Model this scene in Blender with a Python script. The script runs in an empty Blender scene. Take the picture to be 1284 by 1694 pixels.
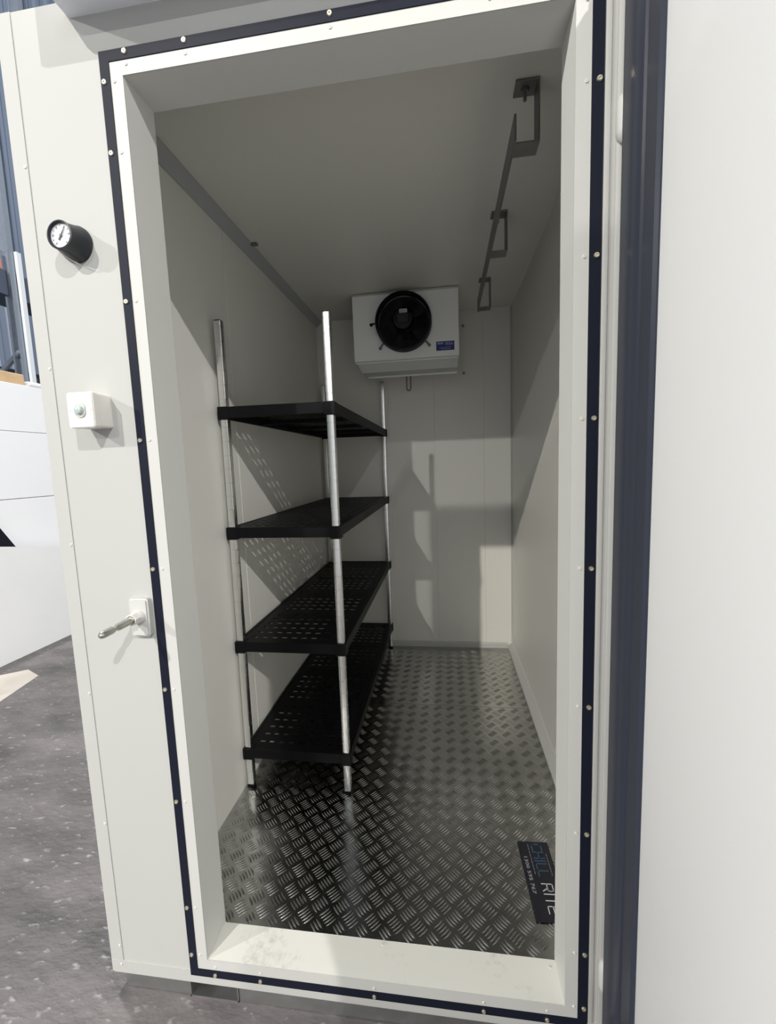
import bpy, bmesh, math, random
from mathutils import Vector, Matrix
random.seed(7)
S = bpy.context.scene
COL = S.collection

# ------------------------------------------------------------------ camera
cd = bpy.data.cameras.new('camera'); cam = bpy.data.objects.new('camera', cd); COL.objects.link(cam)
cd.sensor_fit = 'VERTICAL'; cd.sensor_height = 24.0; cd.lens = 24.0 * 707.63 / 1694.0
cd.clip_start = 0.02; cd.clip_end = 200
RT = Vector((0.99058811, 0.1319475, -0.0364013)); FW = Vector((-0.13524686, 0.98446266, -0.11198913)); UP = Vector((0.02105903, 0.11585826, 0.99304249))
cam.matrix_world = Matrix(((RT.x, UP.x, -FW.x, 0.64886), (RT.y, UP.y, -FW.y, -0.91192), (RT.z, UP.z, -FW.z, 1.28039), (0, 0, 0, 1)))
S.camera = cam

# ------------------------------------------------------------------ light
wd = bpy.data.worlds.new('world'); S.world = wd; wd.use_nodes = True
bg = wd.node_tree.nodes['Background']; bg.inputs[0].default_value = (0.74, 0.87, 1.0, 1); bg.inputs[1].default_value = 0.27
def lamp(x, y, z, power, radius=0.22, col=(1, 0.975, 0.93)):
    l = bpy.data.lights.new('high_bay_light', 'POINT'); l.energy = power; l.shadow_soft_size = radius; l.color = col
    o = bpy.data.objects.new('high_bay_light', l); o.location = (x, y, z); COL.objects.link(o)
LP = 1240
lamp(-3.65, -8.3, 8.0, LP * 1.85, 0.08, (1, 0.955, 0.87)); lamp(5.0, -7.6, 8.0, LP * 1.55, 0.08)   # near row of warehouse lamps
lamp(-3.7, -17.0, 8.0, LP * 1.35, 0.10); lamp(4.8, -17.0, 8.0, LP * 0.35, 0.15)                        # far row
lamp(-12.4, -8.3, 8.0, LP * 2.8)                                                          # next bay to the left
lamp(-3.6, 2.0, 8.0, LP * .8); lamp(5.0, 1.2, 8.0, LP * 1.6)                            # row over the cool room

S.view_settings.view_transform = 'Standard'; S.view_settings.look = 'None'
S.view_settings.gamma = 1.0; S.view_settings.use_curve_mapping = False
S.view_settings.exposure = 0.6

# ------------------------------------------------------------------ materials
def mat(name, col, rough=0.5, metal=0.0, bump=0.0, scale=60.0, var=0.0, vscale=4.0, coat=0.0, spec=0.5, emit=None):
    m = bpy.data.materials.new(name); m.use_nodes = True
    nt = m.node_tree; b = nt.nodes['Principled BSDF']
    b.inputs['Base Color'].default_value = (*col, 1); b.inputs['Roughness'].default_value = rough
    b.inputs['Metallic'].default_value = metal; b.inputs['Coat Weight'].default_value = coat
    b.inputs['Specular IOR Level'].default_value = spec
    tc = nt.nodes.new('ShaderNodeTexCoord')
    if var > 0:
        n = nt.nodes.new('ShaderNodeTexNoise'); n.inputs['Scale'].default_value = vscale; n.inputs['Detail'].default_value = 5
        nt.links.new(tc.outputs['Object'], n.inputs['Vector'])
        r = nt.nodes.new('ShaderNodeMix'); r.data_type = 'RGBA'
        r.inputs[6].default_value = (*[c * (1 - var) for c in col], 1); r.inputs[7].default_value = (*[min(1, c * (1 + var)) for c in col], 1)
        nt.links.new(n.outputs['Fac'], r.inputs[0]); nt.links.new(r.outputs[2], b.inputs['Base Color'])
    if bump > 0:
        n = nt.nodes.new('ShaderNodeTexNoise'); n.inputs['Scale'].default_value = scale; n.inputs['Detail'].default_value = 3
        nt.links.new(tc.outputs['Object'], n.inputs['Vector'])
        bp = nt.nodes.new('ShaderNodeBump'); bp.inputs['Strength'].default_value = bump; bp.inputs['Distance'].default_value = 0.002
        nt.links.new(n.outputs['Fac'], bp.inputs['Height']); nt.links.new(bp.outputs['Normal'], b.inputs['Normal'])
    return m
WHITE_DIMMED = (0.435, 0.436, 0.42)
M_ext = mat('cream_sheet_dimmed', WHITE_DIMMED, 0.62, spec=0.25, bump=0.03, scale=25, var=0.02, vscale=3)  # same sheet as the interior, colour darkened to offset strong lamp light outside
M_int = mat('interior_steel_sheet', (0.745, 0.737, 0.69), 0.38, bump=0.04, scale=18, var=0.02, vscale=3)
M_frame = mat('frame_plastic', (0.50, 0.50, 0.48), 0.5, spec=0.3, bump=0.02, scale=40, var=0.02, vscale=6)
M_jamb = mat('frame_plastic_lit', (0.63, 0.63, 0.60), 0.5, spec=0.3, bump=0.02, scale=40, var=0.02, vscale=6)  # frame plastic with a lighter colour standing in for light on the reveal
M_door = mat('door_skin', (0.90, 0.90, 0.88), 0.45, bump=0.02, scale=20, var=0.01, vscale=3)
M_seal = mat('navy_rubber', (0.009, 0.011, 0.021), 0.5, bump=0.05, scale=120, spec=0.12)
M_gloss = mat('navy_gloss_rubber', (0.036, 0.041, 0.057), 0.3, bump=0.05, scale=30, spec=0.08)
M_black = mat('black_plastic', (0.0045, 0.0045, 0.0055), 0.5, bump=0.05, scale=150, spec=0.18)
M_blackm = mat('black_paint', (0.003, 0.0035, 0.008), 0.45, spec=0.3)
M_alu = mat('polished_aluminium', (0.84, 0.84, 0.82), 0.24, 1.0, bump=0.02, scale=20, var=0.05, vscale=20)
M_gal = mat('galvanised_steel', (0.22, 0.22, 0.215), 0.5, 0.7, bump=0.05, scale=60, var=0.15, vscale=30)
M_skid = mat('bare_aluminium', (0.42, 0.42, 0.42), 0.28, 0.9, bump=0.15, scale=14, var=0.2, vscale=8)
M_screw = mat('screw_head', (0.75, 0.70, 0.55), 0.3, 0.9)
M_screww = mat('white_screw_head', (0.68, 0.66, 0.60), 0.4, 0.2)
M_dark = mat('dark_slot', (0.02, 0.02, 0.02), 0.8)
M_evap = mat('evaporator_sheet', (0.90, 0.91, 0.90), 0.4, bump=0.02, scale=30)
M_grey = mat('grey_sheet', (0.52, 0.53, 0.51), 0.45)
M_blue = mat('blue_sticker', (0.015, 0.02, 0.20), 0.4)
M_print = mat('white_print', (0.70, 0.72, 0.74), 0.5)
M_pbluex = mat('blue_print', (0.028, 0.065, 0.115), 0.5)
M_lite = mat('light_print', (0.50, 0.51, 0.53), 0.5)
M_dimp = mat('dim_print', (0.30, 0.31, 0.32), 0.5)
M_card = mat('black_card', (0.010, 0.010, 0.016), 0.35)
M_gprint = mat('grey_print', (0.16, 0.17, 0.18), 0.5)
M_dial = mat('dial_face', (0.52, 0.52, 0.56), 0.35)
M_gauge = mat('gauge_case', (0.016, 0.018, 0.024), 0.35)
M_box = mat('switch_plastic', (0.72, 0.70, 0.66), 0.4, bump=0.02, scale=60)
M_btn = mat('glassy_button', (0.42, 0.52, 0.50), 0.12, 0.0, coat=0.6)
M_steel = mat('worn_steel', (0.55, 0.54, 0.50), 0.32, 1.0, bump=0.1, scale=90, var=0.15, vscale=40)
M_hood = mat('hood_sheet', (0.84, 0.86, 0.92), 0.4, var=0.02)
M_wh = mat('warehouse_cladding', (0.13, 0.16, 0.22), 0.5, var=0.06, vscale=1)
M_sheet = mat('white_panel', (0.77, 0.77, 0.79), 0.5, var=0.02, vscale=2)
M_rack = mat('rack_steel', (0.22, 0.25, 0.30), 0.4, 0.4, var=0.1, vscale=10)
M_beam = mat('rack_beam', (0.06, 0.075, 0.11), 0.5)
M_orange = mat('orange_plastic', (0.85, 0.13, 0.05), 0.5)
M_wood = mat('raw_timber', (0.55, 0.38, 0.22), 0.7, var=0.2, vscale=12)
M_rag = mat('dark_bundle', (0.04, 0.045, 0.06), 0.7, bump=0.3, scale=20)

# checker plate: aluminium with fine scratches and grime between the bars
def plate_mat():
    m = mat('checker_plate', (0.46, 0.458, 0.44), 0.30, 1.0)
    nt = m.node_tree; b = nt.nodes['Principled BSDF']; tc = nt.nodes.new('ShaderNodeTexCoord')
    n = nt.nodes.new('ShaderNodeTexNoise'); n.inputs['Scale'].default_value = 9; n.inputs['Detail'].default_value = 6
    nt.links.new(tc.outputs['Object'], n.inputs['Vector'])
    mr = nt.nodes.new('ShaderNodeMapRange'); mr.inputs[3].default_value = 0.15; mr.inputs[4].default_value = 0.30
    nt.links.new(n.outputs['Fac'], mr.inputs[0]); nt.links.new(mr.outputs[0], b.inputs['Roughness'])
    n2 = nt.nodes.new('ShaderNodeTexNoise'); n2.inputs['Scale'].default_value = 120; n2.inputs['Detail'].default_value = 2
    nt.links.new(tc.outputs['Object'], n2.inputs['Vector'])
    bp = nt.nodes.new('ShaderNodeBump'); bp.inputs['Strength'].default_value = 0.08; bp.inputs['Distance'].default_value = 0.001
    nt.links.new(n2.outputs['Fac'], bp.inputs['Height']); nt.links.new(bp.outputs['Normal'], b.inputs['Normal'])
    return m
M_plate = plate_mat()

def sill_mat():
    m = mat('sill_sheet', (0.72, 0.71, 0.64), 0.38)
    nt = m.node_tree; b = nt.nodes['Principled BSDF']; tc = nt.nodes.new('ShaderNodeTexCoord')
    n = nt.nodes.new('ShaderNodeTexNoise'); n.inputs['Scale'].default_value = 55; n.inputs['Detail'].default_value = 8; n.inputs['Roughness'].default_value = 0.7
    n2 = nt.nodes.new('ShaderNodeTexNoise'); n2.inputs['Scale'].default_value = 7
    nt.links.new(tc.outputs['Object'], n.inputs['Vector']); nt.links.new(tc.outputs['Object'], n2.inputs['Vector'])
    vd = nt.nodes.new('ShaderNodeVectorMath'); vd.operation = 'DISTANCE'; vd.inputs[1].default_value = (0.125, 0.035, 0)
    nt.links.new(tc.outputs['Object'], vd.inputs[0])
    dm = nt.nodes.new('ShaderNodeMapRange'); dm.inputs[1].default_value = 0.0; dm.inputs[2].default_value = 0.10; dm.inputs[3].default_value = 0.34; dm.inputs[4].default_value = 0.0
    nt.links.new(vd.outputs['Value'], dm.inputs[0])
    ad = nt.nodes.new('ShaderNodeMath'); ad.operation = 'ADD'; nt.links.new(n2.outputs['Fac'], ad.inputs[0]); nt.links.new(dm.outputs[0], ad.inputs[1]); n2 = ad
    mu = nt.nodes.new('ShaderNodeMath'); mu.operation = 'MULTIPLY'; nt.links.new(n.outputs['Fac'], mu.inputs[0]); nt.links.new(n2.outputs[0], mu.inputs[1])
    cr = nt.nodes.new('ShaderNodeValToRGB'); cr.color_ramp.elements[0].position = 0.31; cr.color_ramp.elements[1].position = 0.56
    cr.color_ramp.elements[0].color = (0.68, 0.675, 0.63, 1); cr.color_ramp.elements[1].color = (0.42, 0.41, 0.37, 1)
    nt.links.new(mu.outputs[0], cr.inputs[0]); nt.links.new(cr.outputs[0], b.inputs['Base Color'])
    return m
M_sill = sill_mat()

def concrete_mat():
    m = mat('worn_concrete', (0.16, 0.15, 0.15), 0.55)
    nt = m.node_tree; b = nt.nodes['Principled BSDF']; tc = nt.nodes.new('ShaderNodeTexCoord')
    mp = nt.nodes.new('ShaderNodeMapping'); mp.inputs['Rotation'].default_value = (0, 0, -0.75); mp.inputs['Scale'].default_value = (1, 2.2, 1)
    nt.links.new(tc.outputs['Object'], mp.inputs['Vector'])
    n = nt.nodes.new('ShaderNodeTexNoise'); n.inputs['Scale'].default_value = 2.2; n.inputs['Detail'].default_value = 9; n.inputs['Roughness'].default_value = 0.62
    nt.links.new(mp.outputs[0], n.inputs['Vector'])
    cr = nt.nodes.new('ShaderNodeValToRGB')
    cr.color_ramp.elements[0].position = 0.3; cr.color_ramp.elements[0].color = (0.05, 0.046, 0.049, 1)
    cr.color_ramp.elements[1].position = 0.72; cr.color_ramp.elements[1].color = (0.165, 0.152, 0.152, 1)
    nt.links.new(n.outputs['Fac'], cr.inputs[0])
    n2 = nt.nodes.new('ShaderNodeTexNoise'); n2.inputs['Scale'].default_value = 24; n2.inputs['Detail'].default_value = 6
    nt.links.new(mp.outputs[0], n2.inputs['Vector'])
    c2 = nt.nodes.new('ShaderNodeValToRGB'); c2.color_ramp.elements[0].position = 0.61; c2.color_ramp.elements[1].position = 0.74
    nt.links.new(n2.outputs['Fac'], c2.inputs[0])
    mx = nt.nodes.new('ShaderNodeMix'); mx.data_type = 'RGBA'; mx.inputs[7].default_value = (0.30, 0.285, 0.28, 1)
    nt.links.new(c2.outputs[0], mx.inputs[0]); nt.links.new(cr.outputs[0], mx.inputs[6]); nt.links.new(mx.outputs[2], b.inputs['Base Color'])
    bp = nt.nodes.new('ShaderNodeBump'); bp.inputs['Strength'].default_value = 0.5; bp.inputs['Distance'].default_value = 0.01
    nt.links.new(n2.outputs['Fac'], bp.inputs['Height']); nt.links.new(bp.outputs['Normal'], b.inputs['Normal'])
    mr = nt.nodes.new('ShaderNodeMapRange'); mr.inputs[3].default_value = 0.35; mr.inputs[4].default_value = 0.7
    nt.links.new(n.outputs['Fac'], mr.inputs[0]); nt.links.new(mr.outputs[0], b.inputs['Roughness'])
    return m
M_conc = concrete_mat()

# ------------------------------------------------------------------ helpers
def box(bm, x0, x1, y0, y1, z0, z1, bev=0.0, seg=2):
    t = bmesh.new()
    v = [t.verts.new((x, y, z)) for x in (x0, x1) for y in (y0, y1) for z in (z0, z1)]
    for f in ((0, 1, 3, 2), (4, 6, 7, 5), (0, 4, 5, 1), (2, 3, 7, 6), (0, 2, 6, 4), (1, 5, 7, 3)):
        t.faces.new([v[i] for i in f])
    t.normal_update()
    if bev > 0: bmesh.ops.bevel(t, geom=t.edges[:], offset=bev, segments=seg, profile=0.5, affect='EDGES')
    me = bpy.data.meshes.new('tmp'); t.to_mesh(me); t.free(); bm.from_mesh(me); bpy.data.meshes.remove(me)
def prism(bm, poly, axis, a, b):
    """extrude a closed 2-D polygon along an axis from a to b; poly coords are the other two axes in xyz order"""
    def P(p, t):
        return {'x': (t, p[0], p[1]), 'y': (p[0], t, p[1]), 'z': (p[0], p[1], t)}[axis]
    A = [bm.verts.new(P(p, a)) for p in poly]; B = [bm.verts.new(P(p, b)) for p in poly]
    n = len(poly); fs = [bm.faces.new(A), bm.faces.new(B[::-1])]
    for i in range(n): fs.append(bm.faces.new((A[i], B[i], B[(i + 1) % n], A[(i + 1) % n])))
    bmesh.ops.recalc_face_normals(bm, faces=fs)
def lathe(bm, prof, c, axis='y', seg=40, cap=True):
    """prof: list of (radius, offset along axis)"""
    rings = []
    for r, h in prof:
        ring = []
        for k in range(seg):
            a = 2 * math.pi * k / seg; u, w = r * math.cos(a), r * math.sin(a)
            p = {'y': (u, h, w), 'z': (u, w, h), 'x': (h, u, w)}[axis]
            ring.append(bm.verts.new((c[0] + p[0], c[1] + p[1], c[2] + p[2])))
        rings.append(ring)
    fs = []
    for i in range(len(rings) - 1):
        for k in range(seg):
            fs.append(bm.faces.new((rings[i][k], rings[i][(k + 1) % seg], rings[i + 1][(k + 1) % seg], rings[i + 1][k])))
    if cap: fs.append(bm.faces.new(rings[0])); fs.append(bm.faces.new(rings[-1][::-1]))
    bmesh.ops.recalc_face_normals(bm, faces=fs)
def tube(bm, pts, r, seg=8):
    pts = [Vector(p) for p in pts]; rings = []
    for i, p in enumerate(pts):
        d = (pts[min(i + 1, len(pts) - 1)] - pts[max(i - 1, 0)]).normalized()
        a = d.cross(Vector((0, 0, 1)));  a = a if a.length > 0.05 else d.cross(Vector((1, 0, 0)))
        a.normalize(); b = d.cross(a).normalized()
        rings.append([bm.verts.new(p + r * (math.cos(2 * math.pi * k / seg) * a + math.sin(2 * math.pi * k / seg) * b)) for k in range(seg)])
    fs = []
    for i in range(len(rings) - 1):
        for k in range(seg): fs.append(bm.faces.new((rings[i][k], rings[i][(k + 1) % seg], rings[i + 1][(k + 1) % seg], rings[i + 1][k])))
    fs.append(bm.faces.new(rings[0])); fs.append(bm.faces.new(rings[-1][::-1]))
    bmesh.ops.recalc_face_normals(bm, faces=fs)
def torus(bm, c, R, r, axis='y', seg=56, ms=8):
    pr = [];  rings = []
    for k in range(seg):
        a = 2 * math.pi * k / seg; ring = []
        for j in range(ms):
            b = 2 * math.pi * j / ms; rr = R + r * math.cos(b); h = r * math.sin(b)
            p = {'y': (rr * math.cos(a), h, rr * math.sin(a)), 'z': (rr * math.cos(a), rr * math.sin(a), h)}[axis]
            ring.append(bm.verts.new((c[0] + p[0], c[1] + p[1], c[2] + p[2])))
        rings.append(ring)
    fs = [bm.faces.new((rings[k][j], rings[k][(j + 1) % ms], rings[(k + 1) % seg][(j + 1) % ms], rings[(k + 1) % seg][j])) for k in range(seg) for j in range(ms)]
    bmesh.ops.recalc_face_normals(bm, faces=fs)
def link(name, me, m, parent=None, loc=(0, 0, 0), label=None, smooth=None):
    o = bpy.data.objects.new(name, me); COL.objects.link(o); o.location = loc
    if parent: o.parent = parent
    if m and not me.materials: me.materials.append(m)
    if label: o['label'] = label
    return o
def obj(name, bm, m, parent=None, loc=(0, 0, 0), smooth=False, label=None):
    me = bpy.data.meshes.new(name); bm.to_mesh(me); bm.free()
    if smooth:
        for p in me.polygons: p.use_smooth = True
        if smooth != 'all': me.set_sharp_from_angle(angle=math.radians(38))
    return link(name, me, m, parent, loc, label)
def part(name, m, parent, fn, smooth=False, label=None):
    bm = bmesh.new(); fn(bm); return obj(name, bm, m, parent, smooth=smooth, label=label)
def empty(name, loc=(0, 0, 0)):
    o = bpy.data.objects.new(name, None); o.empty_display_size = 0.1; COL.objects.link(o); o.location = loc; return o
def tag(o, label, cat, group=None):
    o['label'] = label; o['category'] = cat
    if group: o['group'] = group
    return o
def struct(o, label=None, cat=None):
    o['kind'] = 'structure'
    if label: o['label'] = label
    if cat: o['category'] = cat
    return o
def thing_mesh(name, m, fn, label, cat, smooth=False, group=None):
    return tag(part(name, m, None, fn, smooth), label, cat, group)

# ------------------------------------------------------------------ dimensions (metres; x right, y into the room, z up; sill at z = 0)
W, ZT, D = 0.90, 2.104, 0.091
XL, XR, YB, ZC = -0.182, 1.082, 1.972, 2.232
XE, XE2, ZTOP, ZBOT = -0.282, 1.17, 2.262, -0.037
GZ = -0.127

# ------------------------------------------------------------------ warehouse ground
g = part('floor_warehouse', M_conc, None, lambda b: box(b, -9, 9, -9, 9, GZ - 0.15, GZ))
struct(g, 'dark worn concrete floor of the warehouse with pale chips', 'floor')
def patch(b):
    prism(b, [(-3.2, 0.55), (-2.17, 1.27), (-2.25, 1.62), (-2.42, 1.70), (-2.62, 1.55), (-3.2, 1.15)], 'z', GZ - 0.01, GZ + 0.002)
part('concrete_patch', mat('pale_concrete', (0.46, 0.42, 0.38), 0.7, bump=0.3, scale=20, var=0.25, vscale=5), g, patch, label='paler patched concrete beside the white panels')

# unseen partition added behind the photographer as a light blocker (it shades the lower part of the scene from the far lamps)
struct(part('wall_light_blocker', M_sheet, None, lambda b: box(b, -0.576, 4.2, -3.15, -3.0, GZ, 2.82)), 'white partition added out of view to block the far lamps', 'wall')
# ------------------------------------------------------------------ cool room shell
def fw(b):
    # one sheet-clad wall with the doorway cut through (four rectangles round the hole)
    o = 0.006
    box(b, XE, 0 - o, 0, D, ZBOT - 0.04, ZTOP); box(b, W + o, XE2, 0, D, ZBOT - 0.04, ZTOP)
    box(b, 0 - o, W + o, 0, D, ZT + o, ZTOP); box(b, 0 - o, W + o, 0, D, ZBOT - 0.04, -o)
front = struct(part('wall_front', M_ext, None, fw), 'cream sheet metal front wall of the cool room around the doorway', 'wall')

def wall_panels(name, axis, fixed, thick, cuts, a0, a1, z0, z1, m, label, gap=0.0016, dep=0.003):
    """backing plus separate panels with recessed joints. axis: direction the wall runs along"""
    t = abs(thick); s = 1 if thick > 0 else -1
    def back(b):
        lo, hi = sorted((fixed + s * dep, fixed + thick))
        if axis == 'y': box(b, lo, hi, a0, a1, z0, z1)
        else: box(b, a0, a1, lo, hi, z0, z1)
    w = struct(part(name, m, None, back), label, 'wall')
    e = [a0] + list(cuts) + [a1]
    for i in range(len(e) - 1):
        p0 = e[i] + (gap if i else 0); p1 = e[i + 1] - (gap if i < len(e) - 2 else 0)
        lo, hi = sorted((fixed, fixed + s * (dep + 0.001)))
        part('wall_panel', m, w, lambda b: (box(b, lo, hi, p0, p1, z0, z1, 0.0008, 1) if axis == 'y' else box(b, p0, p1, lo, hi, z0, z1, 0.0008, 1)))
    return w
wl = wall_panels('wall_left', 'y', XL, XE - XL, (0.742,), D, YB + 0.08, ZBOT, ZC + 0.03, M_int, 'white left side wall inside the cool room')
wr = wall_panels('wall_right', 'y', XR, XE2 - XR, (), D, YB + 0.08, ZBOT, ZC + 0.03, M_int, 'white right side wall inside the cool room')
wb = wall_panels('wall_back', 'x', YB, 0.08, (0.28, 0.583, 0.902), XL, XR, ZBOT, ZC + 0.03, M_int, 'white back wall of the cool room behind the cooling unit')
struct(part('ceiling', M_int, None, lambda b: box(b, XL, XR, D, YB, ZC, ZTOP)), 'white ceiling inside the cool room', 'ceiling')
# cove trims and skirting
def cove(b, h=0.036):
    prism(b, [(XL, ZC), (XL + h, ZC), (XL + h, ZC - 0.004), (XL + 0.004, ZC - h), (XL, ZC - h)], 'y', D, YB)
t1 = struct(part('trim_1', mat('grey_cove', (0.40, 0.41, 0.42), 0.5), None, cove), 'grey angled cove strip where the left wall meets the ceiling', 'trim')
part('clip', M_gal, t1, lambda b: box(b, XL + 0.028, XL + 0.06, 0.925, 0.945, ZC - 0.009, ZC, 0.002, 1))
def skr(b): prism(b, [(XR, 0), (XR - 0.034, 0), (XR - 0.034, 0.012), (XR - 0.006, 0.042), (XR, 0.045)], 'y', D, YB)
struct(part('baseboard_right', M_frame, None, skr), 'white sloping skirting along the foot of the right wall', 'skirting')
def skb(b): prism(b, [(YB, 0), (YB - 0.010, 0), (YB - 0.010, 0.030), (YB - 0.004, 0.038), (YB, 0.038)], 'x', XL, XR - 0.034)
struct(part('baseboard_back', M_frame, None, skb), 'low white skirting along the foot of the back wall', 'skirting')
def cornr(b): prism(b, [(XR, YB), (XR - 0.012, YB), (XR, YB - 0.016)], 'z', 0.042, ZC)
struct(part('trim_2', M_frame, None, cornr), 'thin upright strip in the back right corner', 'trim')
def cornl(b): prism(b, [(XL, YB), (XL + 0.012, YB), (XL, YB - 0.012)], 'z', 0.038, ZC)
struct(part('trim_3', M_int, None, cornl), 'thin upright strip in the back left corner behind the shelving', 'trim')

# ------------------------------------------------------------------ checker plate floor
fl = struct(part('floor', M_plate, None, lambda b: box(b, XL, XR, D, YB, ZBOT, -0.004)), 'silver five bar checker plate floor of the cool room', 'floor')
SEAM = 1.238
for y0, y1 in ((D, SEAM - 0.0008), (SEAM + 0.0008, YB)):
    part('floor_plate', M_plate, fl, lambda b: box(b, XL, XR, y0, y1, -0.004, 0.0))
def treads():
    NL, NW = 5, 4
    base = []; L, Wd, H = 0.0335, 0.0056, 0.0017
    for i in range(NL + 1):
        u = -1 + 2 * i / NL
        for j in range(NW + 1):
            v = -1 + 2 * j / NW
            ww = Wd / 2 * (1 - abs(u) ** 2.4 * 0.9)
            base.append((u * L / 2, v * ww, H * (1 - v * v) * (1 - abs(u) ** 3)))
    faces = [(i * (NW + 1) + j, (i + 1) * (NW + 1) + j, (i + 1) * (NW + 1) + j + 1, i * (NW + 1) + j + 1) for i in range(NL) for j in range(NW)]
    V, F = [], []
    P = 0.0652; c45 = math.sqrt(0.5)
    def cluster(cx, cy, sgn):
        for k in range(-2, 3):
            ox, oy = cx + (-sgn) * k * 0.0091 * c45, cy + k * 0.0091 * c45
            n0 = len(V)
            if not (XL + 0.01 < ox < XR - 0.012 and D + 0.008 < oy < YB - 0.012): continue
            for (a, b, c) in base:
                V.append((ox + c45 * (a - sgn * b), oy + c45 * (sgn * a + b), c))
            F.extend([tuple(n0 + q for q in f) for f in faces])
    for i in range(-6, 20):
        for j in range(-3, 32):
            for t in (0, 1):
                cx = 0.0275 + P * i + t * P / 2; cy = 0.135 + P * j + t * P / 2
                if abs(cy - SEAM) < 0.012: continue
                cluster(cx, cy, 1 if t == 0 else -1)
    me = bpy.data.meshes.new('tread_bars'); me.from_pydata(V, [], F)
    for p in me.polygons: p.use_smooth = True
    o = link('tread_bars', me, M_plate, fl); o['kind'] = 'stuff'
treads()

# ------------------------------------------------------------------ doorway lining, white face strips, navy seal
fr = struct(empty('trim_4'), 'white doorway lining with screwed navy seal strip around it', 'door frame')
lip = 0.0025; wf, wg = 0.0283, 0.0215
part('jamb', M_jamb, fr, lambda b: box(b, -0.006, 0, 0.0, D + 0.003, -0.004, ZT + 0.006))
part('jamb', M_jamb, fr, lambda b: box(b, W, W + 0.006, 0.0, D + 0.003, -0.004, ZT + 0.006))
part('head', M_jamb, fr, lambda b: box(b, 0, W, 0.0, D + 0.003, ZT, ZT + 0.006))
part('sill', M_sill, fr, lambda b: box(b, 0, W, 0.0, D + 0.001, -0.006, 0.0002), label='scuffed white sill with dark smudges at its left end')
def mitre(inn, out, y0, y1):
    """four mitred strips round the opening between offsets inn and out"""
    a = [(-inn, -inn), (W + inn, -inn), (W + inn, ZT + inn), (-inn, ZT + inn)]
    c = [(-out, -out), (W + out, -out), (W + out, ZT + out), (-out, ZT + out)]
    return [[a[i], a[(i + 1) % 4], c[(i + 1) % 4], c[i]] for i in range(4)]
for q in mitre(0.0, wf, 0, 0):
    part('face_strip', M_frame, fr, lambda b: prism(b, q, 'y', -lip, 0.0))
seals = []
for q in mitre(wf + 0.0003, wf + wg, 0, 0):
    seals.append(part('seal_strip', M_seal, fr, lambda b: prism(b, q, 'y', -0.0042, 0.0)))
def screw_mesh(r, dome, m):
    b = bmesh.new()
    lathe(b, [(r, 0.0), (r, -0.0006), (r * 0.8, -dome), (r * 0.36, -dome), (r * 0.30, -dome * 0.35)], (0, 0, 0), 'y', 14)
    me = bpy.data.meshes.new('screw'); b.to_mesh(me); b.free(); me.materials.append(m)
    for p in me.polygons: p.use_smooth = True
    me.set_sharp_from_angle(angle=math.radians(40)); return me
SC = screw_mesh(0.0056, 0.0028, M_screw); SW = screw_mesh(0.0036, 0.0016, M_screww)
scol = wf + wg * 0.62; iw = wf * 0.62
def pair(x, z, dx, dz, seal):
    link('screw', SC, None, seal, (x, -0.0042, z)); link('small_screw', SW, None, fr, (x + dx, -lip, z + dz))
for z in (2.095, 1.958, 1.657, 1.354, 1.053, 0.752, 0.453, 0.152, 0.013): pair(-scol, z, 0.022, 0, seals[3])
for z in (1.962, 1.659, 1.355, 1.051, 0.748, 0.449, 0.145, 0.002, 2.095): pair(W + scol, z, -0.022, 0, seals[1])
for x in (0.010, 0.143, 0.446, 0.748, 0.880): pair(x, ZT + scol, 0, -0.022, seals[2])
for x in (0.020, 0.145, 0.445, 0.713, 0.860): pair(x, -scol, 0, 0.022, seals[0])
for x, y in ((0.455, 0.082), (0.885, 0.075)):
    o = link('sill_screw', SW, None, fr, (x, y, 0.0002)); o.rotation_euler = (-math.pi / 2, 0, 0)

# ------------------------------------------------------------------ outer trims
def ctrim(b):
    prism(b, [(XE - 0.0015, -0.0018), (XE + 0.034, -0.0018), (XE + 0.034, 0.0), (XE, 0.0), (XE, D), (XE - 0.0015, D)], 'z', ZBOT, ZTOP)
ct = struct(part('trim_5', M_ext, None, ctrim), 'folded upright corner strip on the left end of the front wall', 'trim')
for z in (1.958, 1.527, 1.113, 0.732, 0.372, 0.01): link('screw', SW, None, ct, (XE + 0.028, -0.0018, z))
def btrim(b): prism(b, [(-0.0026, ZBOT), (-0.0026, ZBOT - 0.033), (0.006, ZBOT - 0.0405), (0.02, ZBOT - 0.0405), (0.02, ZBOT - 0.036), (0, ZBOT - 0.036), (0, ZBOT)], 'x', XE - 0.001, XE2)
bt = struct(part('trim_6', M_ext, None, btrim), 'cream folded strip along the bottom edge of the front wall', 'trim')
for x in (-0.255, 0.31): link('screw', SW, None, bt, (x, -0.0026, ZBOT - 0.010))
def rtrim(b):
    box(b, 0.9515, 0.9625, -0.004, 0, -0.036, ZTOP - 0.03, 0.0015, 2)
    box(b, 0.9720, 0.9990, -0.008, 0, -0.036, ZTOP - 0.03, 0.003, 2)
struct(part('trim_7', M_ext, None, rtrim, True), 'white ribbed upright strip between the right seal and the open door', 'trim')
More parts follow.
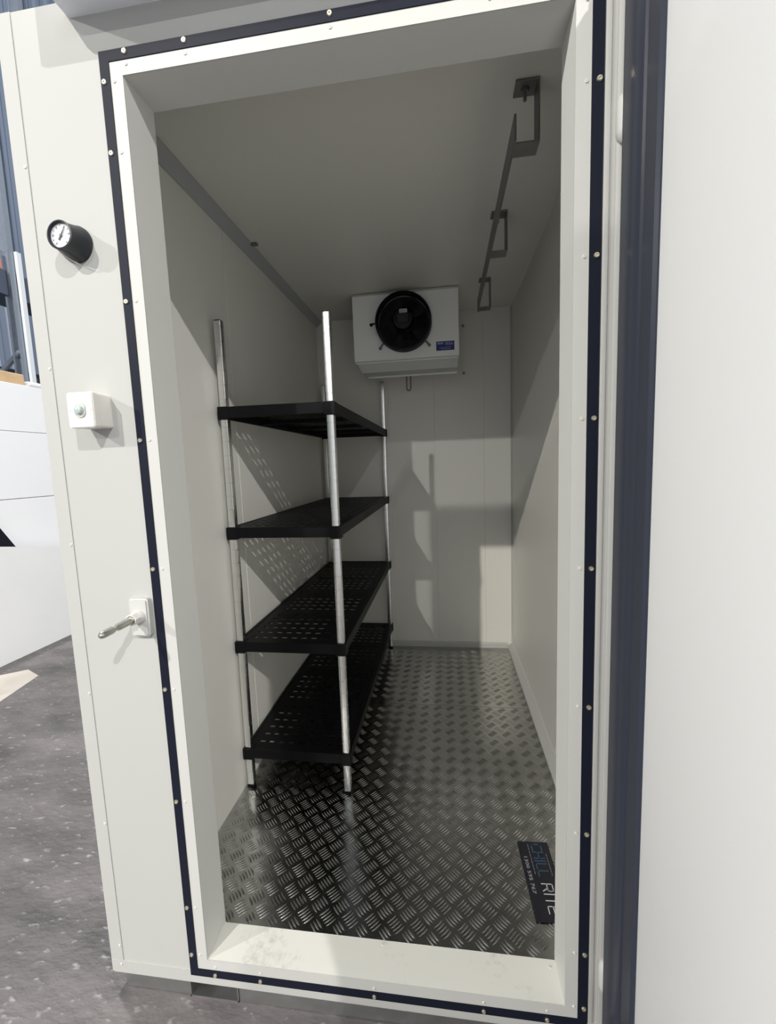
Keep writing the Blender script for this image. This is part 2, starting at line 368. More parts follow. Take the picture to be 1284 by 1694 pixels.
# skid below
sk = struct(empty('trim_8', (0, 0, GZ)), 'bare aluminium base channel under the cool room with a fork pocket', 'base')
def skid(x0, x1): return lambda b: box(b, x0, x1, 0.006, 0.075, ZBOT - 0.0405, GZ, 0.002, 1)
def sub(fn):
    def f(b):
        fn(b)
        for v in b.verts: v.co.z -= GZ
    return f
part('base_channel', M_skid, sk, sub(skid(XE + 0.028, -0.063)))
part('base_channel', M_skid, sk, sub(skid(0.076, XE2 - 0.02)))
def pocket(b):
    x0, x1, z0, z1 = -0.063, 0.076, GZ, ZBOT - 0.0405
    box(b, x0, x0 + 0.004, 0.004, 0.9, z0, z1); box(b, x1 - 0.004, x1, 0.004, 0.9, z0, z1)
    box(b, x0, x1, 0.004, 0.9, z1 - 0.004, z1); box(b, x0, x1, 0.004, 0.9, z0, z0 + 0.004)
    prism(b, [(x0 + 0.004, z0 + 0.004), (x1 - 0.004, z0 + 0.004), (x1 - 0.02, z0 + 0.05), (x0 + 0.05, z0 + 0.05)], 'y', 0.06, 0.064)
part('fork_pocket', M_skid, sk, sub(pocket))
struct(part('floor_underside', M_dark, None, lambda b: box(b, XE + 0.03, XE2 - 0.03, 0.10, YB + 0.05, ZBOT - 0.038, ZBOT - 0.002)), 'dark underside of the cool room above the base channel', 'floor')

# ------------------------------------------------------------------ hood above the doorway
def hood(b):
    x0, x1, z0, z1, d = -0.118, 1.13, 2.229, 2.52, -0.118
    poly = [(x0, 0), (x0, d + 0.02), (x0 + 0.006, d + 0.006), (x0 + 0.02, d), (x1, d), (x1, 0)]
    prism(b, poly, 'z', z0, z1)
    bmesh.ops.bevel(b, geom=[e for e in b.edges if abs(e.verts[0].co.z - z0) < 1e-5 and abs(e.verts[1].co.z - z0) < 1e-5 and min(e.verts[0].co.y, e.verts[1].co.y) < -0.001], offset=0.008, segments=3, affect='EDGES')
thing_mesh('door_hood', M_hood, hood, 'pale grey metal hood jutting out above the cool room doorway', 'hood', True)

# ------------------------------------------------------------------ open door on the right
door = struct(empty('door_1', (0.99, -0.02, -0.03)), 'thick white insulated door standing open at the right with navy seal', 'door')
DX = 0.985
def dl(fn):
    def f(b):
        fn(b)
        for v in b.verts: v.co -= Vector((0.99, -0.02, -0.03))
    return f
part('door_leaf', M_door, door, dl(lambda b: box(b, DX, DX + 0.075, -1.02, -0.020, -0.03, 2.165, 0.003, 2)), True)
def seal_side(b, y0, y1, z0, z1):
    box(b, DX - 0.005, DX + 0.002, y0, y1, z0, z1, 0.001, 1)
def hinge_gasket(b):
    # cross-section in x (out from the leaf) / y, run up the hinge edge
    pts = [(DX + .001, -0.024), (DX - .009, -0.024), (DX - .012, -0.030), (DX - .012, -0.098), (DX - .009, -0.105), (DX - .004, -0.107), (DX - .004, -0.112), (DX - .008, -0.115), (DX - .008, -0.152), (DX - .003, -0.157), (DX + .001, -0.157)]
    prism(b, pts, 'z', -0.028, 2.163)
part('door_gasket', M_gloss, door, dl(hinge_gasket), True)
part('door_gasket', M_gloss, door, dl(lambda b: box(b, DX - 0.012, DX + 0.001, -1.018, -0.158, 2.03, 2.163, 0.003, 2)), True)
part('door_gasket', M_gloss, door, dl(lambda b: box(b, DX - 0.012, DX + 0.001, -1.018, -0.158, -0.028, 0.105, 0.003, 2)), True)
part('door_gasket', M_gloss, door, dl(lambda b: box(b, DX - 0.012, DX + 0.001, -1.018, -0.885, 0.105, 2.03, 0.003, 2)), True)
for z in (1.885, 0.105):
    def hin(b):
        lathe(b, [(0.004, -0.040), (0.010, -0.034), (0.0125, -0.022), (0.0125, 0.022), (0.010, 0.034), (0.004, 0.040)], (0.9815, -0.0115, z), 'z', 18)
    h = part('hinge', M_frame, door, dl(hin), True)
    part('hinge_pin', M_dark, h, dl(lambda b: lathe(b, [(0.003, -0.004), (0.003, 0.0015)], (0.9815, -0.0242, z), 'y', 10)))

# ------------------------------------------------------------------ dial thermometer
gx, gz = -0.150, 1.787
ga = tag(empty('dial_thermometer', (gx, 0, gz)), 'round black dial thermometer with white face on the front wall', 'thermometer')
def gcase(b): lathe(b, [(0.0385, 0.0), (0.0385, -0.006), (0.036, -0.010), (0.0295, -0.036), (0.0295, -0.0455), (0.0265, -0.0465), (0.0255, -0.0455), (0.0245, -0.040)], (0, 0, 0), 'y', 48)
part('case', M_gauge, ga, gcase, True)
df = part('dial_face', M_dial, ga, lambda b: lathe(b, [(0.0246, -0.0395), (0.0246, -0.0408)], (0, 0, 0), 'y', 40))
def needle(b):
    a = math.radians(57); c, s = math.cos(a), math.sin(a)
    pts = [(-0.010 * c - 0.0016 * s, -0.010 * s + 0.0016 * c), (-0.010 * c + 0.0016 * s, -0.010 * s - 0.0016 * c), (0.018 * c + 0.0004 * s, 0.018 * s - 0.0004 * c), (0.018 * c - 0.0004 * s, 0.018 * s + 0.0004 * c)]
    prism(b, pts, 'y', -0.0425, -0.0418); lathe(b, [(0.0028, -0.0410), (0.0028, -0.0428)], (0, 0, 0), 'y', 12)
part('needle', M_gauge, df, needle)
def ticks(b):
    for k in range(11):
        a = math.radians(-50 + 28 * k); c, s = math.cos(a), math.sin(a)
        r0, r1, w = (0.0165 if k % 2 == 0 else 0.0185), 0.0215, 0.0009 if k % 2 else 0.0016
        prism(b, [(r0 * c - w * s, r0 * s + w * c), (r0 * c + w * s, r0 * s - w * c), (r1 * c + w * s, r1 * s - w * c), (r1 * c - w * s, r1 * s + w * c)], 'y', -0.0411, -0.0407)
part('tick_marks', M_gprint, df, ticks)
def capil(b): tube(b, [(-0.008, -0.040, -0.0300), (-0.006, -0.034, -0.035), (-0.001, -0.024, -0.040), (0.004, -0.012, -0.043), (0.006, -0.002, -0.044)], 0.0016, 8)
part('capillary_tube', M_frame, ga, capil, True, label='short white capillary tube below the dial')
for a in (35, 150, 270):
    r = 0.0335; link('screw', SW, None, ga, (r * math.cos(math.radians(a)), -0.0075, r * math.sin(math.radians(a))))

# ------------------------------------------------------------------ light switch box
sx, sz = -0.1395, 1.4215
sb = tag(empty('switch_box', (sx, 0, sz)), 'square off-white light switch box with round button on the front wall', 'switch')
def rrect(w, h, r, n=4):
    pts = []
    for cx, cz, a0 in ((w / 2 - r, h / 2 - r, 0), (-w / 2 + r, h / 2 - r, 90), (-w / 2 + r, -h / 2 + r, 180), (w / 2 - r, -h / 2 + r, 270)):
        for k in range(n + 1):
            a = math.radians(a0 + 90 * k / n); pts.append((cx + r * math.cos(a), cz + r * math.sin(a)))
    return pts
part('back_box', M_box, sb, lambda b: prism(b, rrect(0.061, 0.074, 0.005), 'y', -0.036, 0), True)
def lidf(b):
    prism(b, rrect(0.064, 0.077, 0.006), 'y', -0.054, -0.0375)
    prism(b, rrect(0.058, 0.071, 0.004), 'y', -0.0375, -0.036)
    bmesh.ops.bevel(b, geom=[e for e in b.edges if abs(e.verts[0].co.y + 0.054) < 1e-5 and abs(e.verts[1].co.y + 0.054) < 1e-5], offset=0.0018, segments=2, affect='EDGES')
part('lid', M_box, sb, lidf, True)
rg = part('button_ring', M_frame, sb, lambda b: prism(b, rrect(0.026, 0.031, 0.011, 6), 'y', -0.0565, -0.054), True)
part('button', M_btn, rg, lambda b: lathe(b, [(0.0096, -0.0563), (0.0096, -0.060), (0.0080, -0.063), (0.0040, -0.0645), (0.001, -0.065)], (0, 0, 0), 'y', 24), True, label='greenish glassy round button')
for x in (-0.025, 0.025): link('screw', SW, None, sb, (x, -0.0538, 0.0)).scale = (0.6, 0.6, 0.6)

# ------------------------------------------------------------------ latch spindle
lx, lz = -0.083, 0.937
la = tag(empty('door_latch', (lx, 0, lz)), 'white latch plate with bare threaded steel spindle beside the doorway', 'latch')
def plate(b):
    prism(b, rrect(0.050, 0.094, 0.007), 'y', -0.016, 0)
    bmesh.ops.bevel(b, geom=[e for e in b.edges if abs(e.verts[0].co.y + 0.016) < 1e-5 and abs(e.verts[1].co.y + 0.016) < 1e-5], offset=0.004, segments=3, affect='EDGES')
part('back_plate', M_frame, la, plate, True)
def boss(b): lathe(b, [(0.019, -0.015), (0.0165, -0.022), (0.013, -0.026)], (0, 0, 0.003), 'y', 28)
part('boss', M_frame, la, boss, True)
def nut(b):
    pts = [(0.0145 * math.cos(math.radians(60 * k + 12)), 0.003 + 0.0145 * math.sin(math.radians(60 * k + 12))) for k in range(6)]
    prism(b, pts, 'y', -0.042, -0.0255)
part('nut', M_box, la, nut)
def spindle(b):
    lathe(b, [(0.0088, -0.040), (0.0088, -0.078), (0.0080, -0.083), (0.0056, -0.088), (0.0056, -0.091), (0.0076, -0.096), (0.0086, -0.099), (0.0086, -0.122), (0.0072, -0.129), (0.003, -0.1335)], (0, 0, 0.003), 'y', 20)
sp = part('spindle', M_steel, la, spindle, True)
part('collar', M_steel, sp, lambda b: torus(b, (0, -0.0425, 0.003), 0.0098, 0.0016, 'y', 24, 6), True)

# ------------------------------------------------------------------ shelving unit
SX0, SX1, SY0, SY1 = -0.172, 0.262, 0.585, 1.955
shelf = tag(empty('shelving_unit', (0.045, 1.27, 0)), 'tall four tier shelving unit with aluminium posts and black slotted shelves', 'shelving')
OX, OY = 0.045, 1.27
PW = 0.026
def post_mesh():
    b = bmesh.new(); h = 1.808; w = PW / 2; g = 0.0008; r = 0.003
    z = 0.012; secs = [(0.012, w)]
    k = 0.06
    while k < h - 0.02:
        secs += [(k - 0.0016, w), (k - 0.0008, w - g), (k + 0.0008, w - g), (k + 0.0016, w)]; k += 0.0508
    secs += [(h, w)]
    rings = []
    for zz, ww in secs:
        rings.append([b.verts.new((p[0], p[1], zz)) for p in rrect(2 * ww, 2 * ww, r, 3)])
    fs = []; n = len(rings[0])
    for i in range(len(rings) - 1):
        for j in range(n): fs.append(b.faces.new((rings[i][j], rings[i][(j + 1) % n], rings[i + 1][(j + 1) % n], rings[i + 1][j])))
    fs.append(b.faces.new(rings[0])); fs.append(b.faces.new(rings[-1]))
    bmesh.ops.recalc_face_normals(b, faces=fs)
    me = bpy.data.meshes.new('post'); b.to_mesh(me); b.free(); me.materials.append(M_alu)
    for p in me.polygons: p.use_smooth = True
    me.set_sharp_from_angle(angle=math.radians(30)); return me
def foot_mesh():
    b = bmesh.new(); box(b, -0.0135, 0.0135, -0.0135, 0.0135, 0.0, 0.013, 0.002, 1)
    me = bpy.data.meshes.new('foot'); b.to_mesh(me); b.free(); me.materials.append(M_black); return me
def cap_mesh():
    b = bmesh.new(); box(b, -0.0122, 0.0122, -0.0122, 0.0122, 1.806, 1.812, 0.0015, 1)
    me = bpy.data.meshes.new('post_cap'); b.to_mesh(me); b.free(); me.materials.append(M_black); return me
PM, FM, PC = post_mesh(), foot_mesh(), cap_mesh()
posts = []
for px in (SX0 + 0.017, SX1 - 0.017):
    for py in (SY0 + 0.017, SY1 - 0.017):
        p = link('post', PM, None, shelf, (px - OX, py - OY, 0.0017)); posts.append((px, py))
        link('foot', FM, None, p); link('post_cap', PC, None, p)
def deck_mesh(wx, wy):
    """panel with a grid of slots (through holes)"""
    b = bmesh.new(); top, bot = 0.0, -0.003
    nx, ny = 9, 6; sxw, syw = 0.022, 0.0135
    mx, my = (wx - nx * 0.040) / 2, (wy - ny * 0.050) / 2
    xs = [0.0]; ys = [0.0]; hx = []; hy = []
    for i in range(nx):
        c = mx + 0.040 * (i + .5); hx.append(len(xs)); xs += [c - sxw / 2, c + sxw / 2]
    for j in range(ny):
        c = my + 0.050 * (j + .5); hy.append(len(ys)); ys += [c - syw / 2, c + syw / 2]
    xs.append(wx); ys.append(wy)
    T = [[b.verts.new((x, y, top)) for y in ys] for x in xs]; B = [[b.verts.new((x, y, bot)) for y in ys] for x in xs]
    for i in range(len(xs) - 1):
        for j in range(len(ys) - 1):
            if i in hx and j in hy:
                for (a, c) in (((i, j), (i + 1, j)), ((i + 1, j), (i + 1, j + 1)), ((i + 1, j + 1), (i, j + 1)), ((i, j + 1), (i, j))):
                    b.faces.new((T[a[0]][a[1]], B[a[0]][a[1]], B[c[0]][c[1]], T[c[0]][c[1]]))
            else:
                b.faces.new((T[i][j], T[i + 1][j], T[i + 1][j + 1], T[i][j + 1])); b.faces.new((B[i][j], B[i][j + 1], B[i + 1][j + 1], B[i + 1][j]))
    X, Y = len(xs) - 1, len(ys) - 1
    for i in range(X):
        b.faces.new((T[i][0], B[i][0], B[i + 1][0], T[i + 1][0])); b.faces.new((T[i][Y], T[i + 1][Y], B[i + 1][Y], B[i][Y]))
    for j in range(Y):
        b.faces.new((T[0][j], T[0][j + 1], B[0][j + 1], B[0][j])); b.faces.new((T[X][j], B[X][j], B[X][j + 1], T[X][j + 1]))
    me = bpy.data.meshes.new('deck_panel'); b.to_mesh(me); b.free(); me.materials.append(M_black); return me
ND = 4; bw = 0.014
dy = (SY1 - SY0 - 2 * bw) / ND
DM = deck_mesh(SX1 - SX0 - 2 * bw - 0.001, dy - 0.002)
cb = bmesh.new(); box(cb, -0.020, 0.020, -0.020, 0.020, -0.004, 0.043, 0.002, 1)
CM = bpy.data.meshes.new('collar'); cb.to_mesh(CM); cb.free(); CM.materials.append(M_black)
def beams():
    b = bmesh.new(); h = 0.040
    box(b, SX0 - OX, SX1 - OX, SY0 - OY, SY0 + bw - OY, 0, h, 0.0015, 1); box(b, SX0 - OX, SX1 - OX, SY1 - bw - OY, SY1 - OY, 0, h, 0.0015, 1)
    box(b, SX0 - OX, SX0 + bw - OX, SY0 + bw - OY, SY1 - bw - OY, 0, h, 0.0015, 1); box(b, SX1 - bw - OX, SX1 - OX, SY0 + bw - OY, SY1 - bw - OY, 0, h, 0.0015, 1)
    for k in range(1, ND): box(b, SX0 + bw - OX, SX1 - bw - OX, SY0 + bw + dy * k - 0.008 - OY, SY0 + bw + dy * k + 0.008 - OY, 0.004, 0.022)
    me = bpy.data.meshes.new('shelf_frame'); b.to_mesh(me); b.free(); me.materials.append(M_black); return me
BM_ = beams()
for zt in (1.507, 1.062, 0.615, 0.170):
    f = link('shelf_frame', BM_, None, shelf, (0, 0, zt - 0.040))
    for k in range(ND):
        link('deck_panel', DM, None, f, (SX0 + bw + 0.0005 - OX, SY0 + bw + dy * k + 0.001 - OY, 0.0385))
    for (px, py) in posts:
        link('collar', CM, None, f, (px - OX, py - OY, -0.002))
shelf.rotation_euler = (0, 0.0045, 0)
shelf.location.x -= 0.003

# ------------------------------------------------------------------ evaporator
ev = tag(empty('evaporator_unit', (0.44, 1.775, 1.79)), 'white ceiling mounted cooling unit with a round black fan', 'cooling unit')
EO = Vector((0.44, 1.775, 1.79))
def el(fn):
    def f(b):
        fn(b)
        for v in b.verts: v.co -= EO
    return f
EX0, EX1, EY, EZ0, EZ1 = 0.146, 0.738, 1.580, 1.866, ZC - 0.001
part('casing', M_evap, ev, el(lambda b: box(b, EX0 + 0.004, EX1 - 0.004, EY + 0.003, YB - 0.004, EZ0 - 0.012, EZ1 - 0.003)))
part('front_panel', M_evap, ev, el(lambda b: box(b, EX0, EX1, EY - 0.002, EY + 0.003, EZ0, EZ1 - 0.004, 0.001, 1)))
part('top_lip', M_frame, ev, el(lambda b: box(b, EX0 - 0.001, EX1 + 0.001, EY - 0.012, EY - 0.001, EZ1 - 0.010, EZ1 - 0.002, 0.002, 1)))
def tray(b):
    A = [(EX0 + 0.004, EY + 0.002, EZ0 - 0.001), (EX1 - 0.004, EY + 0.002, EZ0 - 0.001), (EX1 - 0.004, YB - 0.004, EZ0 - 0.001), (EX0 + 0.004, YB - 0.004, EZ0 - 0.001)]
    B = [(EX0 + 0.042, EY + 0.012, 1.804), (EX1 - 0.010, EY + 0.012, 1.804), (EX1 - 0.010, 1.70, 1.802), (EX0 + 0.042, 1.70, 1.802)]
    a = [b.verts.new(p) for p in A]; c = [b.verts.new(p) for p in B]
    fs = [b.faces.new(a), b.faces.new(c[::-1])] + [b.faces.new((a[i], c[i], c[(i + 1) % 4], a[(i + 1) % 4])) for i in range(4)]
    bmesh.ops.recalc_face_normals(b, faces=fs)
tr = part('drip_tray', M_grey, ev, el(tray), label='grey drip tray tapering under the casing')
part('tray_lip', M_evap, tr, el(lambda b: box(b, EX0 + 0.055, EX1 - 0.012, 1.700, 1.710, 1.794, 1.806, 0.001, 1)))
FC = (0.436, 2.055)
def shroud(b): lathe(b, [(0.155, EY), (0.155, EY - 0.062), (0.152, EY - 0.068), (0.147, EY - 0.068), (0.145, EY - 0.062), (0.145, EY - 0.004)], (FC[0], 0, FC[1]), 'y', 64)
part('fan_shroud', M_blackm, ev, el(shroud), True)
gd = part('fan_guard', M_blackm, ev, el(lambda b: [torus(b, (FC[0], EY - 0.066 - 0.020 * (1 - (R / 0.15) ** 2), FC[1]), R, 0.0014, 'y', 48, 5) for R in (0.138, 0.124, 0.110, 0.096, 0.082, 0.068)]
     + [tube(b, [(FC[0] + R * math.cos(a), EY - 0.066 - 0.020 * (1 - (R / 0.15) ** 2), FC[1] + R * math.sin(a)) for R in (0.055, 0.08, 0.1, 0.12, 0.135, 0.147)], 0.002, 5) for a in [k * math.pi / 4 + 0.3 for k in range(8)]]), True)
part('guard_ring', M_gal, gd, el(lambda b: torus(b, (FC[0], EY - 0.012, FC[1]), 0.1425, 0.0026, 'y', 64, 8)), True, label='shiny rim inside the fan shroud')
def blades(b):
    for k in range(5):
        a0 = k * 2 * math.pi / 5
        P = []
        for r, w, tw in ((0.045, 0.45, 0.022), (0.09, 0.42, 0.018), (0.136, 0.40, 0.012)):
            for s in (-1, 1):
                a = a0 + s * w; P.append((FC[0] + r * math.cos(a), EY - 0.014 + s * tw * 0.45, FC[1] + r * math.sin(a)))
        v = [b.verts.new(p) for p in P]
        for i in (0, 2): b.faces.new((v[i], v[i + 1], v[i + 3], v[i + 2]))
    bmesh.ops.solidify(b, geom=b.faces[:], thickness=0.002)
part('fan_blades', M_blackm, ev, el(blades))
mo = part('fan_motor', M_blackm, ev, el(lambda b: lathe(b, [(0.056, EY - 0.008), (0.056, EY - 0.076), (0.050, EY - 0.086), (0.02, EY - 0.090)], (FC[0], 0, FC[1]), 'y', 36)), True)
part('terminal_box', mat('motor_box', (0.012, 0.013, 0.017), 0.5), mo, el(lambda b: box(b, FC[0] - 0.028, FC[0] + 0.034, EY - 0.100, EY - 0.084, FC[1] - 0.022, FC[1] + 0.024, 0.003, 1)))
def lab(b):
    box(b, FC[0] - 0.016, FC[0] + 0.026, EY - 0.093, EY - 0.0885, FC[1] + 0.030, FC[1] + 0.050)
ml = part('motor_label', M_frame, mo, el(lab), label='small white label on the motor')
part('label_print', M_gprint, mo, el(lambda b: [box(b, FC[0] - 0.012, FC[0] + 0.020 - 0.01 * (k % 2), EY - 0.0934, EY - 0.093, FC[1] + 0.033 + 0.005 * k, FC[1] + 0.0347 + 0.005 * k) for k in range(3)]))
for a in (222, 318, 178):
    def brk(b):
        c, s = math.cos(math.radians(a)), math.sin(math.radians(a))
        tube(b, [(FC[0] + 0.152 * c, EY - 0.032, FC[1] + 0.152 * s), (FC[0] + 0.172 * c, EY - 0.020, FC[1] + 0.172 * s), (FC[0] + 0.186 * c, EY - 0.005, FC[1] + 0.186 * s)], 0.0045, 8)
        lathe(b, [(0.009, EY - 0.008), (0.009, EY - 0.001)], (FC[0] + 0.186 * c, 0, FC[1] + 0.186 * s), 'y', 14)
    part('guard_bracket', M_gal if a != 178 else M_blackm, ev, el(brk), True)
st = part('brand_sticker', M_blue, ev, el(lambda b: box(b, 0.612, 0.712, EY - 0.0028, EY - 0.0018, 1.896, 1.945)), label='small blue sticker with white print at the lower right')
def stp(b):
    y0, y1 = EY - 0.0032, EY - 0.0027
    for x0, x1, z0, z1 in ((0.617, 0.652, 1.929, 1.940), (0.661, 0.706, 1.930, 1.934), (0.661, 0.700, 1.937, 1.940), (0.661, 0.704, 1.924, 1.927), (0.630, 0.694, 1.911, 1.9135), (0.636, 0.690, 1.903, 1.9055)): box(b, x0, x1, y0, y1, z0, z1)
part('sticker_print', mat('faded_print', (0.30, 0.33, 0.50), 0.5), st, el(stp))
def drain(b):
    pts = [(0.440 - 0.012, 1.74, 1.80), (0.440 - 0.012, 1.74, 1.735)]
    for k in range(9):
        a = math.pi + math.pi * k / 8; pts.append((0.440 + 0.012 * math.cos(a), 1.74, 1.728 + 0.012 * math.sin(a)))
    pts.append((0.440 + 0.012, 1.74, 1.80)); tube(b, pts, 0.0042, 8)
part('drain_loop', M_gal, ev, el(drain), True, label='thin grey drain tube looping below the tray')
for z in (2.135, 1.842):
    part('mounting_bolt', M_gal, ev, el(lambda b: lathe(b, [(0.008, YB - 0.0005), (0.008, YB - 0.008), (0.005, YB - 0.013)], (0.778, 0, z), 'y', 12)))

# ------------------------------------------------------------------ hanging rail
hr = tag(empty('hanging_rail', (0.872, 0.93, ZC)), 'grey flat bar hanging rail on three ceiling brackets at the right', 'rail')
HO = Vector((0.872, 0.93, ZC))
def hl(fn):
    def f(b):
        fn(b)
        for v in b.verts: v.co -= HO
    return f
part('rail_bar', M_gal, hr, hl(lambda b: box(b, 0.838, 0.844, 0.300, 1.560, 2.078, 2.140, 0.001, 1)))
for i, y in enumerate((0.345, 0.92, 1.53)):
    hw = 0.026
    def brk(b):
        box(b, 0.846, 0.905, y - hw, y + hw, ZC - 0.006, ZC - 0.0005, 0.001, 1)
        box(b, 0.900, 0.905, y - hw, y + hw, 2.086, ZC - 0.0055, 0.001, 1)
        box(b, 0.8435, 0.9045, y - hw, y + hw, 2.081, 2.0865, 0.001, 1)
    br = part('bracket', M_gal, hr, hl(brk))
    part('bolt', M_gal, br, hl(lambda b: (lathe(b, [(0.010, ZC - 0.014), (0.010, ZC - 0.0055)], (0.872, y, 0), 'z', 6), lathe(b, [(0.0045, ZC - 0.034), (0.0045, ZC - 0.013)], (0.872, y, 0), 'z', 10))))

# ------------------------------------------------------------------ flyer on the floor
ang = math.atan2(0.011, -0.254)
fy = tag(empty('flyer', (0.9155, 0.309, 0.0019)), 'long black printed flyer lying on the checker plate beside the right jamb', 'flyer')
fy.rotation_euler = (0, 0, math.atan2(-0.254, 0.011))
def card(b): box(b, -0.128, 0.128, -0.0485, 0.0485, 0.0, 0.0012)
part('card', M_card, fy, card)
def text(s, size, loc, m, parent, name, xs=1.0):
    cu = bpy.data.curves.new(name, 'FONT'); cu.body = s; cu.size = size; cu.extrude = 0.00015; cu.resolution_u = 2
    o = bpy.data.objects.new(name, cu); COL.objects.link(o)
    dg = bpy.context.evaluated_depsgraph_get(); me = bpy.data.meshes.new_from_object(o.evaluated_get(dg))
    bpy.data.objects.remove(o); bpy.data.curves.remove(cu)
    for v in me.vertices: v.co.x *= xs
    return link(name, me, m, parent, loc)
# lettering drawn as thin strokes like the squared outline letters on the flyer
def strokes(name, glyphs, x0, y0, w, h, gap, t, m, parent, italic=0.0):
    b = bmesh.new(); x = x0
    for gph in glyphs:
        for (ax, ay, bx, by) in gph[0]:
            p = Vector((x + ax * w * gph[1] + italic * ay * h, y0 + ay * h, 0)); q = Vector((x + bx * w * gph[1] + italic * by * h, y0 + by * h, 0))
            d = (q - p).normalized(); n = Vector((-d.y, d.x, 0)) * t / 2; e = d * t / 2
            vs = [p - e - n, q + e - n, q + e + n, p - e + n]
            prism(b, [(v.x, v.y) for v in vs], 'z', 0.0012, 0.0015)
        x += w * gph[1] + gap
    return obj(name, b, m, parent)
GC = ([(1, 1, .15, 1), (.15, 1, 0, .85), (0, .85, 0, .15), (0, .15, .15, 0), (.15, 0, 1, 0)], 1)
GH = ([(0, 0, 0, 1), (1, 0, 1, 1), (0, .5, 1, .5)], 1)
GI = ([(.5, 0, .5, 1)], .25)
GL = ([(0, 1, 0, 0), (0, 0, 1, 0)], .8)
GR = ([(0, 0, 0, 1), (0, 1, .85, 1), (.85, 1, 1, .85), (1, .85, 1, .6), (1, .6, .85, .45), (.85, .45, 0, .45), (.6, .45, 1, 0)], 1)
GT = ([(0, 1, 1, 1), (.5, 0, .5, 1)], .9)
GE = ([(1, 1, 0, 1), (0, 1, 0, 0), (0, 0, 1, 0), (0, .5, .85, .5)], .9)
strokes('blue_lettering', [GC, GH, GI, GL, GL], -0.118, -0.006, 0.022, 0.030, 0.0065, 0.0042, M_pbluex, fy)
strokes('white_lettering', [GR, GI, GT, GE], 0.017, -0.006, 0.022, 0.030, 0.0065, 0.0030, M_lite, fy)
text('1300 595 767', 0.0150, (-0.076, -0.0385, 0.0014), M_dimp, fy, 'phone_number', 1.5)
part('small_print', M_gprint, fy, lambda b: [box(b, -0.118 + 0.012 * k, -0.118 + 0.012 * k + 0.0095, -0.0180, -0.0160, 0.0012, 0.0014) for k in range(9)])
part('strap_line', M_gprint, fy, lambda b: [box(b, -0.085 + 0.011 * k, -0.085 + 0.011 * k + 0.0085, 0.0330, 0.0350, 0.0012, 0.0014) for k in range(7)])

# ------------------------------------------------------------------ warehouse beyond the left edge
ww = struct(part('wall_warehouse', M_wh, None, lambda b: box(b, -7.2, -7.1, -2, 14, GZ, 13.5)), 'blue grey ribbed metal wall of the warehouse', 'wall')
def rib_mesh():
    b = bmesh.new(); prism(b, [(0, -0.07), (0.05, -0.04), (0.05, 0.04), (0, 0.07)], 'z', 0, 13.5)
    me = bpy.data.meshes.new('cladding_rib'); b.to_mesh(me); b.free(); me.materials.append(M_wh); return me
RM = rib_mesh()
for k in range(52): link('cladding_rib', RM, None, ww, (-7.1, -1.9 + 0.27 * k, GZ))
for y in (6.15, 6.95):
    part('wall_post', M_rack, ww, lambda b: box(b, -7.1, -6.9, y, y + 0.10, GZ, 13.0))

def lowp(b):
    poly = [(0.95, GZ + 0.0), (3.3, GZ + 0.0), (3.3, 0.475), (0.95, 0.945)]
    prism(b, poly, 'x', -2.76, -2.685)
thing_mesh('insulated_panel', mat('dusty_white_panel', (0.73, 0.73, 0.73), 0.55, var=0.05, vscale=3), lowp, 'low white insulated panel standing on the concrete in front of taller ones', 'panel')
pst = tag(empty('panel_stack', (-2.95, 2.3, GZ)), 'tall stack of white insulated panels behind the low panel', 'panel stack')
for z0, z1, dx in ((GZ, 1.10, 0.0), (1.104, 1.66, 0.004), (1.664, 2.06, -0.003)):
    part('panel', M_sheet, pst, lambda b: box(b, -0.05 + dx, 0.05 + dx, -1.5, 1.5, z0 - GZ, z1 - GZ, 0.004, 1))
thing_mesh('black_sheet', M_blackm, lambda b: prism(b, [(1.2, GZ), (2.20, GZ), (2.10, 0.70), (1.76, 1.26), (1.2, 1.45)], 'x', -2.86, -2.835), 'black sheet propped between the white panels at the far left', 'sheet')
thing_mesh('timber_beam', M_wood, lambda b: box(b, -2.99, -2.915, 1.0, 2.42, 2.0605, 2.15, 0.004, 1), 'raw timber beam lying on top of the white panels', 'timber')
thing_mesh('foam_strip', M_sheet, lambda b: box(b, -2.99, -2.90, 2.44, 3.2, 2.0605, 2.10, 0.012, 2), 'white foam strip on top of the panel stack', 'strip')

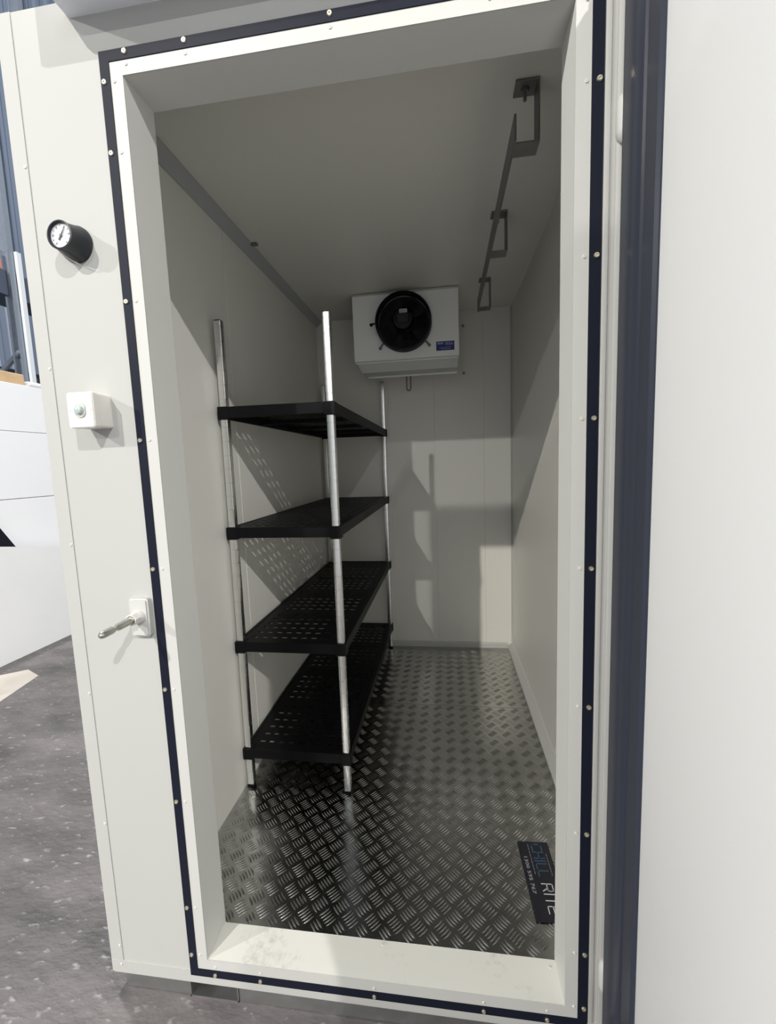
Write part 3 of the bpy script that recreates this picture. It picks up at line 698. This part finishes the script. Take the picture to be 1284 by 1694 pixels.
rk = tag(empty('pallet_rack', (-3.68, 3.2, GZ)), 'blue grey steel pallet rack standing behind the white panels', 'rack')
def rl(fn):
    def f(b):
        fn(b)
        for v in b.verts: v.co -= Vector((-3.6, 3.2, GZ))
    return f
def upright(x, y):
    def f(b):
        box(b, x - 0.045, x + 0.045, y - 0.004, y, GZ, 3.52); box(b, x + 0.041, x + 0.045, y - 0.06, y, GZ, 3.52); box(b, x - 0.045, x - 0.041, y - 0.06, y, GZ, 3.52)
        for k in range(55): box(b, x + 0.045, x + 0.0462, y - 0.042, y - 0.026, GZ + 0.05 + 0.065 * k, GZ + 0.075 + 0.065 * k)
    return f
for x, y in ((-3.55, 3.10), (-4.35, 3.10)): part('upright', M_rack, rk, rl(upright(x, y)))
part('upright', mat('pale_rack_edge', (0.6, 0.63, 0.66), 0.4), rk, rl(lambda b: box(b, -3.503, -3.472, 3.104, 3.15, GZ, 3.52)), label='bright white edge of the nearest upright')
for (z0, z1) in ((2.55, 1.95), (2.05, 2.62)):
    part('brace', M_rack, rk, rl(lambda b: tube(b, [(-3.55, 3.08, z0), (-4.35, 3.08, z1)], 0.025, 8)))
part('beam', M_beam, rk, rl(lambda b: box(b, -3.62, -3.57, 0.4, 3.07, 3.09, 3.335, 0.004, 1)))
part('beam', M_beam, rk, rl(lambda b: box(b, -3.62, -3.57, 3.15, 5.6, 3.09, 3.345, 0.004, 1)))
part('shelf_board', M_beam, rk, rl(lambda b: box(b, -4.4, -3.62, 0.4, 5.6, 3.29, 3.335)))
thing_mesh('orange_crate', M_orange, lambda b: box(b, -4.30, -3.80, 2.2, 3.20, 3.336, 3.53, 0.02, 2), 'orange crate on the rack shelf at the far left', 'crate')
def bundle(b):
    bmesh.ops.create_icosphere(b, subdivisions=3, radius=0.3)
    for v in b.verts:
        v.co = Vector((-4.05 + v.co.x * 0.8, 2.75 + v.co.y * 1.6, 3.69 + v.co.z * 0.45)); v.co += Vector((math.sin(v.co.z * 14 + v.co.y * 9) * 0.02, math.sin(v.co.x * 17) * 0.02, math.sin(v.co.y * 13) * 0.02))
thing_mesh('dark_bundle', M_rag, bundle, 'dark bundle heaped on top of the orange crate', 'bundle', 'all')
thing_mesh('dark_machine', M_rag, lambda b: box(b, -5.4, -4.6, 2.0, 5.5, GZ, 2.62, 0.05, 2), 'dark grey stacked goods behind the pallet rack', 'goods')
